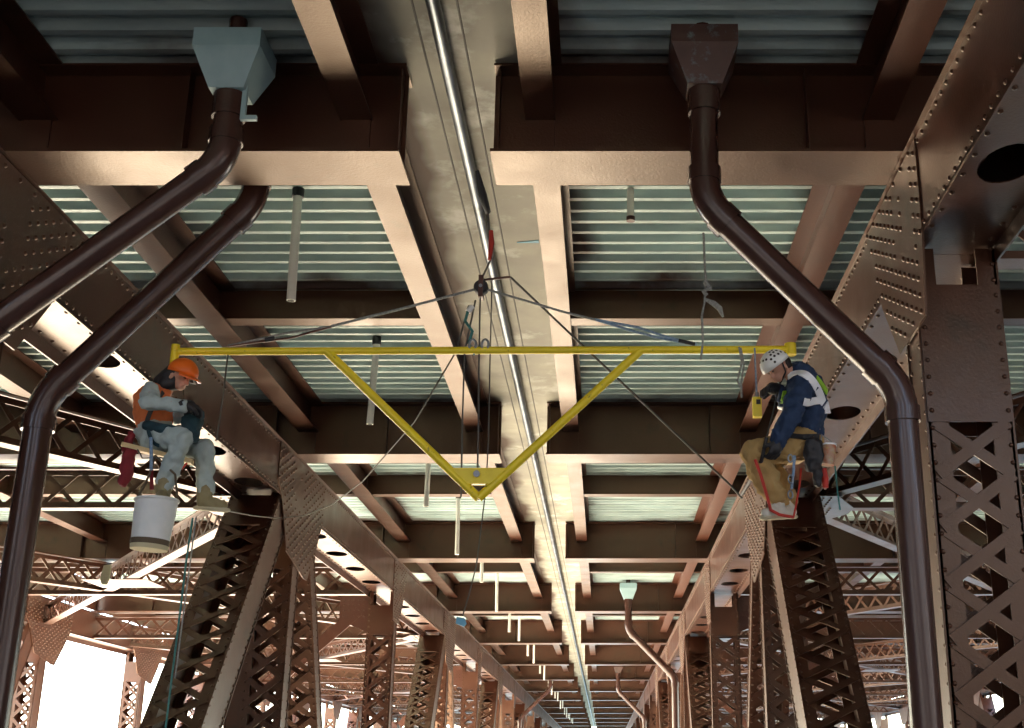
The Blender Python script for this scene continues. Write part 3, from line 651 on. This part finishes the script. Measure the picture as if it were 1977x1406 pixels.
def fused(name, caps, m, parent, voxel=.014, smooth=4, kind=None):
    mb = MB()
    for c in caps: capsule(mb, *c)
    o = mb.build(name, m, parent)
    r = o.modifiers.new('fuse', 'REMESH'); r.mode = 'VOXEL'; r.voxel_size = voxel; r.use_smooth_shade = True
    s = o.modifiers.new('soften', 'SMOOTH'); s.iterations = smooth; s.factor = .5
    if name in FOLDS:
        tx = bpy.data.textures.get('folds') or bpy.data.textures.new('folds', 'CLOUDS'); tx.noise_scale = .085; tx.noise_depth = 2; tx.intensity = 1.0; tx.contrast = 1.4
        d = o.modifiers.new('folds', 'DISPLACE'); d.texture = tx; d.texture_coords = 'GLOBAL'; d.strength = FOLDS[name]; d.mid_level = .5
    return o
def surf(o, pts, lift=.008):
    """points on an object's surface below the given picture points"""
    bpy.context.view_layer.update(); dg = bpy.context.evaluated_depsgraph_get(); ev = o.evaluated_get(dg); me = ev.to_mesh(); mw = ev.matrix_world
    tr = BVHTree.FromPolygons([mw @ v.co for v in me.vertices], [tuple(p_.vertices) for p_ in me.polygons]); ev.to_mesh_clear(); out = []
    for u, v in pts:
        h = tr.ray_cast(Vector((0, 0, 0)), ray(u, v).normalized())
        if h[0]: out.append((h[0] + h[1] * lift, h[1]))
    return out
def ribbon(name, o, pts, w, m, parent):
    fine = []
    for (a, b), (c, d) in zip(pts[:-1], pts[1:]): fine += [(a + (c - a) * q / 3, b + (d - b) * q / 3) for q in range(3)]
    hs = surf(o, fine + [pts[-1]], .016)
    if len(hs) < 2: return None
    for _ in range(4):
        hs = [(hs[max(i - 1, 0)][0] * .25 + hs[i][0] * .5 + hs[min(i + 1, len(hs) - 1)][0] * .25, (hs[max(i - 1, 0)][1] + hs[i][1] * 2 + hs[min(i + 1, len(hs) - 1)][1]).normalized()) for i in range(len(hs))]
    mb = MB(); vs = []
    for i, (p, n) in enumerate(hs):
        d = (hs[min(i + 1, len(hs) - 1)][0] - hs[max(i - 1, 0)][0]).normalized(); s = d.cross(n).normalized() * w / 2
        vs += [p - s - n * .006, p + s - n * .006, p + s + n * .004, p - s + n * .004]
    fs = [(i * 4 + j, i * 4 + (j + 1) % 4, i * 4 + 4 + (j + 1) % 4, i * 4 + 4 + j) for i in range(len(hs) - 1) for j in range(4)]
    k = (len(hs) - 1) * 4; fs += [(3, 2, 1, 0), (k, k + 1, k + 2, k + 3)]
    return mb.add(vs, fs).build(name, m, parent)
def glove(name, wrist, hand_dir, palm_n, m, parent, curl=.8, s=1.0):
    """palm, four fingers of unequal length curled round, thumb from the side of the palm"""
    w = Vector(wrist); d = Vector(hand_dir).normalized(); n = Vector(palm_n); n = (n - d * n.dot(d)).normalized(); a = d.cross(n); caps = []
    caps.append((w, .034 * s, w + d * .05 * s, .042 * s)); 
    for i, (o, L) in enumerate(((-.033, .072), (-.011, .082), (.011, .076), (.033, .058))):
        b = w + d * .085 * s + a * o * s; caps.append((w + d * .03 * s + a * o * .8 * s, .02 * s, b, .017 * s))
        k1 = b + (d * math.cos(curl * .6) + n * math.sin(curl * .6)) * L * .5 * s; k2 = k1 + (d * math.cos(curl * 1.7) + n * math.sin(curl * 1.7)) * L * .5 * s
        caps += [(b, .0135 * s, k1, .012 * s), (k1, .012 * s, k2, .0105 * s)]
    tb = w + d * .025 * s - a * .035 * s; t1 = tb + (d * .6 - a * .6 + n * .5).normalized() * .045 * s; caps += [(tb, .016 * s, t1, .014 * s), (t1, .014 * s, t1 + (d * .7 + n * .6).normalized() * .032 * s, .011 * s)]
    return fused(name, caps, m, parent, voxel=.0065, smooth=2)

# --- left worker, seated on a plank, facing right
def L(u, v, y): return atY(u, v, y)
pw = thing('person', 'worker in orange vest and orange helmet seated on a hanging plank at left', 'person', L(300, 850, 9.75))
pel, che, nec, hed = L(297, 838, 9.75), L(297, 772, 9.75), L(322, 745, 9.74), L(347, 729, 9.72)
rs, rel, rwr = L(292, 757, 9.55), L(286, 778, 9.36), L(352, 782, 9.38)
ls, lel, lwr = L(308, 762, 9.94), L(335, 806, 9.92), L(362, 800, 9.72)
rh, rk, ra = L(300, 846, 9.63), L(352, 848, 9.50), L(317, 935, 9.58)
lh, lk, la = L(308, 852, 9.88), L(395, 868, 9.85), L(396, 948, 9.88)
def body(parent, J, fs):
    c = [(J['pel'], .125, J['che'], .135, (1, 1.15, 1)), (J['che'], .12, J['nec'], .07), (J['nec'], .052, J['hed'], .06)]
    for s_, e_, w_ in J['arms']: c += [(J['che'] * .4 + s_ * .6, .06, s_, .058), (s_, .055, e_, .045), (e_, .043, w_, .03), (w_, .03, w_ + (w_ - e_).normalized() * .03, .022)]
    for h_, k_, a_ in J['legs']: c += [(J['pel'], .1, h_, .09), (h_, .085, k_, .058), (k_, .058, a_, .038), (a_, .038, a_ + Vector((fs * .02, 0, -.05)), .03)]
    h = J['hed']; f = J['face']; up = J['up']; sd2 = f.cross(up).normalized()
    c += [(h + up * .03, .088, h + up * .035 - f * .02, .088), (h - up * .03 + f * .02, .065, h - up * .055 + f * .045, .045), (h + f * .082 + up * .0, .016, h + f * .102 - up * .022, .017), (h + sd2 * .08 - f * .01, .02, h + sd2 * .084 - up * .03 - f * .01, .015), (h - sd2 * .08 - f * .01, .02, h - sd2 * .084 - up * .03 - f * .01, .015), (h - up * .055 + f * .075, .014, h - up * .055 + f * .07 + sd2 * .02, .012)]
    o = fused('body', c, SKIN, parent, voxel=.0105, smooth=2)
    for sg in (1, -1):
        e = h + f * .083 + sd2 * .032 * sg + up * .014; MB().tube([e - sd2 * .011, e + sd2 * .011], .006, 6).build('eye', HAIR, parent)
        e = e + up * .02; MB().tube([e - sd2 * .018, e + sd2 * .018], .005, 6).build('eyebrow', HAIR, parent)
    return o
def helmet(parent, h, f, up, m, brim, holes=False):
    sd2 = f.cross(up).normalized(); c = h + up * .045; mb = MB(); n, k = 20, 7; vs = []
    def pt(a, e, r=1.0):
        return c + (f * math.cos(a) * .135 + sd2 * math.sin(a) * .118) * math.cos(e) * r + up * (.125 * math.sin(e) * r)
    for i in range(k):
        e = -.12 + (math.pi / 2 + .12) * i / (k - .999)
        vs += [pt(2 * math.pi * j / n, e) for j in range(n)]
    fs = [(i * n + j, i * n + (j + 1) % n, (i + 1) * n + (j + 1) % n, (i + 1) * n + j) for i in range(k - 1) for j in range(n)] + [tuple(range((k - 1) * n, k * n))]
    inn = [pt(2 * math.pi * j / n, -.12, .9) for j in range(n)]; b = len(vs); vs += inn
    inn2 = [pt(2 * math.pi * j / n, .9, .9) for j in range(n)]; b2 = len(vs); vs += inn2
    fs += [(j, b + j, b + (j + 1) % n, (j + 1) % n) for j in range(n)] + [(b + j, b2 + j, b2 + (j + 1) % n, b + (j + 1) % n) for j in range(n)] + [tuple(range(b2, b2 + n))]
    o = mb.add(vs, fs, True).build('helmet', m, parent)
    if brim:
        bv = []; 
        for j in range(11):
            a = -1.1 + 2.2 * j / 10; q = pt(a, -.12); e = c + (f * math.cos(a) * .185 + sd2 * math.sin(a) * .14) - up * .035
            bv += [q + up * .004, e + up * .004, e - up * .006, q - up * .006]
        MB().add(bv, [(4 * j + q, 4 * j + (q + 1) % 4, 4 * j + 4 + (q + 1) % 4, 4 * j + 4 + q) for j in range(10) for q in range(4)] + [(3, 2, 1, 0), (40, 41, 42, 43)]).build('brim', m, o)
    if holes:
        for a, e in ((1.0, .5), (1.35, .55), (1.7, .5), (2.05, .5), (1.2, .8), (1.6, .85), (2.0, .8), (1.4, 1.1), (1.9, 1.1), (1.1, .2), (.3, .75), (-.3, .75), (.65, .7), (2.4, .25)):
            q = pt(-a, e, 1.006); q2 = pt(-a, e, .97); MB().tube([q, q2], .011, 8).build('vent_hole', BLACKHOLE, o)  # dark plugs stand in for the shade inside the vents
    return o
face = Vector((.80, -.30, -.42)).normalized(); up = (Vector((0, 0, 1)) - face * face.z).normalized()
body(pw, dict(pel=pel, che=che, nec=nec, hed=hed, arms=((rs, rel, rwr), (ls, lel, lwr)), legs=((rh, rk, ra), (lh, lk, la)), face=face, up=up), 1)
shirt = fused('shirt', [(che, .13, (che + pel) / 2, .13), (che * .3 + rs * .7, .075, rs, .074), (rs, .073, rel, .064), (rel, .066, rwr, .052), (che * .3 + ls * .7, .075, ls, .07), (ls, .07, lel, .06), (lel, .058, lwr, .048)], DENIM, pw)
vest = fused('vest', [(pel + Vector((-.01, 0, .09)), .145, che + Vector((0, 0, -.03)), .152, (1, 1.12, 1)), (che, .15, nec + Vector((-.03, 0, -.045)), .085, (1, 1.1, 1)), (che, .12, rs + Vector((0, .05, .0)), .088), (che, .12, ls + Vector((0, -.04, 0)), .085)], VEST, pw)
trs = fused('trousers', [(pel, .14, pel + Vector((.0, 0, .06)), .14, (1, 1.15, 1)), (pel, .13, rh, .115), (rh, .112, rk, .086), (rk, .084, (rk + ra) / 2, .072), ((rk + ra) / 2, .072, ra, .068), (pel, .13, lh, .11), (lh, .108, lk, .084), (lk, .082, (lk + la) / 2, .074), ((lk + la) / 2, .074, la + Vector((0, 0, .0)), .07)], DENIM, pw)
for a_, to, lab in ((ra, Vector((.05, -.16, -.05)), 0), (la, Vector((.17, -.05, -.03)), 1)):
    hl = a_ + Vector((0, 0, -.10)); b_ = fused('boot', [(a_ + Vector((0, 0, .02)), .07, hl, .058), (hl, .055, hl + to, .043), (hl + to * .2, .055, hl + to * .6 + Vector((0, 0, .01)), .05)], BOOT, pw, voxel=.011)
    fused('sole', [(hl + Vector((0, 0, -.045)) - to * .25, .048, hl + to * 1.15 + Vector((0, 0, -.035)), .046, (1, 1, .42))], SOLE, b_, voxel=.009, smooth=2)
hair = fused('hood', [(hed - face * .045 + up * .01, .105, nec - face * .03 + Vector((-.02, 0, .02)), .075), (hed - face * .03 - up * .05, .08, nec + Vector((0, -.05, 0)), .06)], BLACK, pw)
helmet(pw, hed + face * .012, (face + up * .15).normalized(), (up - face * .15).normalized(), ORG, True)
MB().tube([hed + up * .05 + face * .125, hed + face * .11 + up * .01 - face.cross(up) * .07, hed + up * .0 - face.cross(up) * .11], .012, 6).build('headband', BLACK, pw)
glove('glove', rwr, (L(372, 786, 9.45) - rwr), Vector((0, .3, -1)), BLACK, pw, s=1.25)
glove('glove', lwr, (L(380, 806, 9.65) - lwr), Vector((0, -.6, -.6)), BLACK, pw, s=1.2)
belt = fused('harness_belt', [(L(285, 822, 9.55), .045, L(312, 828, 9.50), .045), (L(312, 828, 9.50), .045, L(345, 832, 9.6), .042), (L(285, 822, 9.55), .045, L(282, 822, 9.85), .05), (L(345, 832, 9.6), .04, L(345, 830, 9.9), .045)], mat('dark_teal_webbing', (.015, .06, .075), (.01, .03, .04), rough=.8, scale=14), pw)
ribbon('harness_strap', vest, [(283, 822), (288, 800), (300, 775), (316, 752)], .035, BLACK, pw)
ribbon('leg_strap', trs, [(286, 826), (291, 842), (299, 856), (312, 860)], .03, belt.data.materials[0], pw)
tb = fused('tool_pouch', [(L(362, 812, 9.55), .055, L(375, 845, 9.55), .05), (L(378, 815, 9.6), .055, L(372, 838, 9.62), .055), (L(388, 798, 9.55), .028, L(372, 812, 9.55), .04)], belt.data.materials[0], None, voxel=.012)
tag(tb, 'dark teal tool pouch hanging between the knees and gloves of the left worker', 'tool pouch')
# plank seat of the left worker
t = thing('plank_seat', 'pale wooden plank seat under the left worker', 'plank seat', L(300, 874, 9.7))
s0, s1 = L(238, 860, 9.62), L(372, 893, 9.78)
MB().bar(s0, s1, (0, 1, .1), .30, .035).build('board', WOOD, t)
for q_, lab in ((L(296, 872, 9.50), 0),):
    MB().tube([L(291, 845, 9.46), L(292, 875, 9.45), L(292, 910, 9.5)], .013, 7).build('strap', ROPEB, t); MB().tube([L(292, 908, 9.5), L(293, 946, 9.52)], .015, 7).build('strap_end', DRED, t)
MB().tube([s0 + Vector((.12, -.1, 0)), L(275, 885, 9.52), L(310, 884, 9.5), L(340, 890, 9.6)], .006, 5).build('cord', CABLE, t)
MB().tube([L(345, 897, 9.7), L(352, 905, 9.7), L(368, 885, 9.7)], .008, 5).build('red_cord', RED, t)
for y_, q in ((9.6, (300, 830)), (9.95, (318, 830))):
    MB().tube([bp(347, 690), L(352, 720, y_ + .25), L(356, 800, y_ + .3), L(q[0] + 40, 880, y_)], .007, 5).build('hanger', CABLE, t)
rb = fused('rope_bag', [(L(252, 838, 9.62), .03, L(246, 866, 9.58), .045), (L(250, 872, 9.55), .05, L(243, 905, 9.55), .05), (L(243, 905, 9.55), .05, L(238, 934, 9.55), .032)], DRED, None, voxel=.012); tag(rb, 'dark red rope bag hanging behind the left worker at the plank end', 'rope bag')
# bucket
bt, bb = L(303, 967, 9.42), L(287, 1062, 9.42)
t = thing('canvas_bucket', 'white canvas bucket with a brown band hanging below the left worker boot', 'bucket', bb)
ax = (bb - bt)
MB().tube([bt, bt + ax * .25, bt + ax * .8], [.158, .156, .142], 22).build('body', CANVAS, t)
MB().tube([bt + ax * .8, bt + ax * .91], [.145, .143], 22).build('band', CANVB, t); MB().tube([bt + ax * .91, bb], [.142, .138], 22).build('base', CREAM, t)
rim = [bt + Vector((.159 * math.cos(a), .159 * math.sin(a), -.0)) for a in [i * math.pi / 12 for i in range(25)]]
MB().tube(rim, .012, 6, cap=False).build('rim', CANVAS, t)
for sg in (-1, 1): MB().tube([bt + Vector((sg * .16, 0, 0)), bt + Vector((sg * .1, .05, .22)), L(300, 880, 9.6)], .009, 6).build('handle', CANVB, t)

# --- right worker, facing left
pw2 = thing('person', 'worker in navy jacket, tan trousers and white vented helmet hanging at right', 'person', L(1540, 860, 9.75))
pel, che, nec, hed = L(1556, 845, 9.75), L(1558, 760, 9.75), L(1530, 722, 9.72), L(1503, 712, 9.70)
ns, ne, nw = L(1552, 742, 9.52), L(1528, 800, 9.40), L(1503, 852, 9.38)
fs_, fe, fw_ = L(1542, 745, 9.95), L(1520, 775, 9.98), L(1503, 752, 9.80)
nh, nk, na = L(1545, 858, 9.62), L(1455, 876, 9.52), L(1500, 972, 9.55)
fh, fk, fa = L(1545, 862, 9.88), L(1478, 888, 9.88), L(1520, 972, 9.86)
face = Vector((-.70, -.28, -.62)).normalized(); up = (Vector((0, 0, 1)) - face * face.z).normalized()
body(pw2, dict(pel=pel, che=che, nec=nec, hed=hed, arms=((ns, ne, nw), (fs_, fe, fw_)), legs=((nh, nk, na), (fh, fk, fa)), face=face, up=up), -1)
jac = fused('jacket', [(pel + Vector((.0, 0, .03)), .15, che, .165, (1, 1.15, 1)), (che, .16, nec + Vector((.06, 0, .0)), .10, (1, 1.2, 1)), (nec + Vector((.08, .02, .03)), .08, nec + Vector((.14, 0, -.06)), .10), (che, .13, ns + Vector((.02, .02, 0)), .105), (ns, .10, ne, .09), (ne, .088, nw, .066), (che, .12, fs_, .09), (fs_, .088, fe, .075), (fe, .072, fw_, .055)], NAVY, pw2)
tr2 = fused('trousers', [(pel, .145, pel + Vector((-.02, 0, .05)), .14, (1, 1.15, 1)), (pel, .13, nh, .12), (nh, .125, nk, .108), (nk, .107, (nk + na) / 2, .108), ((nk + na) / 2, .108, na + Vector((0, 0, .05)), .088), (pel, .13, fh, .115), (fh, .12, fk, .105), (fk, .105, fa + Vector((0, 0, .04)), .09)], TAN, pw2)
for a_, to in ((na, Vector((-.12, -.10, -.03))), (fa, Vector((-.08, -.14, -.03)))):
    hl = a_ + Vector((0.02, 0, -.07)); b_ = fused('shoe', [(a_ + Vector((0, 0, .0)), .06, hl, .055), (hl, .055, hl + to, .045)], WSHOE, pw2, voxel=.011)
    fused('sole', [(hl + Vector((0, 0, -.04)) - to * .25, .05, hl + to * 1.1 + Vector((0, 0, -.035)), .048, (1, 1, .4))], SOLE, b_, voxel=.009, smooth=2)
fused('hair', [(hed - face * .05 - up * .0, .088, hed - face * .055 - up * .04, .07)], HAIR, pw2, voxel=.012)
helmet(pw2, hed + face * .0, (face + up * .0).normalized(), up, WHITE, False, True)
sd2 = face.cross(up).normalized()
for sg in (1, -1): MB().tube([hed + sd2 * .1 * sg + up * .03, hed + sd2 * .085 * sg - up * .05 + face * .02, hed - up * .1 + face * .06], .007, 5).build('chin_strap', BLACK, pw2)
glove('glove', nw, (L(1496, 872, 9.40) - nw), Vector((-.3, .3, -.3)), BLACK, pw2, s=1.2)
glove('glove', fw_, (L(1476, 748, 9.72) - fw_), Vector((-.2, -.3, -1)), BLACK, pw2, s=1.3)
ribbon('reflective_stripe', jac, [(1518, 734), (1528, 726), (1542, 721), (1556, 724), (1568, 736), (1578, 752), (1585, 770), (1588, 780)], .065, REFL, pw2)
ribbon('reflective_stripe', jac, [(1548, 775), (1556, 777), (1564, 776), (1576, 774), (1588, 772)], .06, REFL, pw2)
ribbon('reflective_stripe', jac, [(1589, 780), (1594, 790), (1596, 802), (1594, 814)], .09, REFL, pw2)
ribbon('lime_strap', jac, [(1572, 728), (1584, 742), (1594, 758), (1599, 772)], .05, LIME, pw2)
ribbon('lime_strap', jac, [(1514, 752), (1511, 765), (1509, 780)], .035, LIME, pw2)
ribbon('reflective_stripe', jac, [(1507, 781), (1509, 790)], .05, REFL, pw2)
ribbon('harness_belt', tr2, [(1520, 842), (1540, 846), (1562, 846), (1584, 842)], .05, BLACK, pw2)
ribbon('trouser_seam', tr2, [(1452, 880), (1475, 876), (1500, 878), (1525, 884)], .03, TAN, pw2)
t = thing('plank_seat', 'pale wooden plank seat under the right worker thighs', 'plank seat', L(1500, 885, 9.7))
MB().bar(L(1450, 893, 9.68), L(1552, 886, 9.75), (0, 1, .05), .30, .03).build('board', WOOD, t)
for y_ in (9.5, 9.9):
    MB().tube([bp(1505, 683), L(1506, 740, y_ + .3), L(1470, 886, y_)], .007, 5).build('hanger', CABLE, t)
st = thing('foot_stirrup', 'red webbing stirrup looped under the right worker shoes', 'stirrup', L(1490, 990, 9.4))
MB().tube([L(1458, 888, 9.40), L(1468, 915, 9.38), L(1480, 955, 9.38), L(1488, 985, 9.40), L(1505, 994, 9.40), L(1532, 999, 9.45)], .013, 6).build('strap', RED, st)
MB().tube([L(1532, 999, 9.45), L(1537, 975, 9.5), L(1543, 940, 9.55), L(1547, 905, 9.6)], .009, 6).build('strap', RED, st)
bag = fused('tool_pouch', [(L(1566, 858, 9.50), .06, L(1566, 900, 9.50), .055), (L(1580, 860, 9.5), .045, L(1578, 935, 9.52), .035)], BLACK, None, voxel=.013); tag(bag, 'black tool pouch hanging on the right worker hip', 'tool pouch')
wp = L(1600, 872, 9.6)
t = thing('paint_can', 'small paint smeared can hanging beside the black pouch of the right worker', 'can', wp)
MB().tube([wp + Vector((0, 0, .05)), wp + Vector((-.02, 0, -.11))], [.062, .055], 16).build('body', mat('paint_smears', (.45, .40, .30), (.42, .10, .03), rough=.6, scale=16, wear=(.5, .42, .03), wear_amt=.42, wscale=18), t)
MB().tube([wp + Vector((0, 0, .045)), wp + Vector((0, 0, .058))], .067, 16).build('rim', REFL, t)
MB().tube([wp + Vector((-.06, 0, .05)), wp + Vector((-.05, 0, .14)), wp + Vector((.06, 0, .05))], .006, 5).build('handle', STEEL, t)
hk = thing('lanyard', 'blue and grey lanyard with steel clips on the right worker thigh', 'lanyard', L(1525, 920, 9.4))
MB().tube([L(1534, 880, 9.42), L(1532, 910, 9.42), L(1528, 945, 9.44)], .012, 6).build('webbing', ROPEB, hk)
for v_ in (885, 925, 955): q = L(1526, v_, 9.40); MB().tube([q + Vector((.018 * math.cos(a), 0, .032 * math.sin(a))) for a in [i * .63 for i in range(11)]], .007, 5).build('clip', ALU, hk)
rc = MB().tube([L(1591, 905, 9.55), L(1593, 925, 9.55), L(1594, 942, 9.55)], [.02, .028, .022], 8).build('red_clamp', RED); tag(rc, 'small red rope clamp hanging below the paint can at right', 'clamp')
rope('work_lanyard', [L(1480, 845, 9.4), L(1470, 890, 9.4), L(1450, 925, 9.7), L(1432, 955, 10.6)], .016, BLACK, 'black lanyard from the right worker to the guy rope end', 'lanyard')
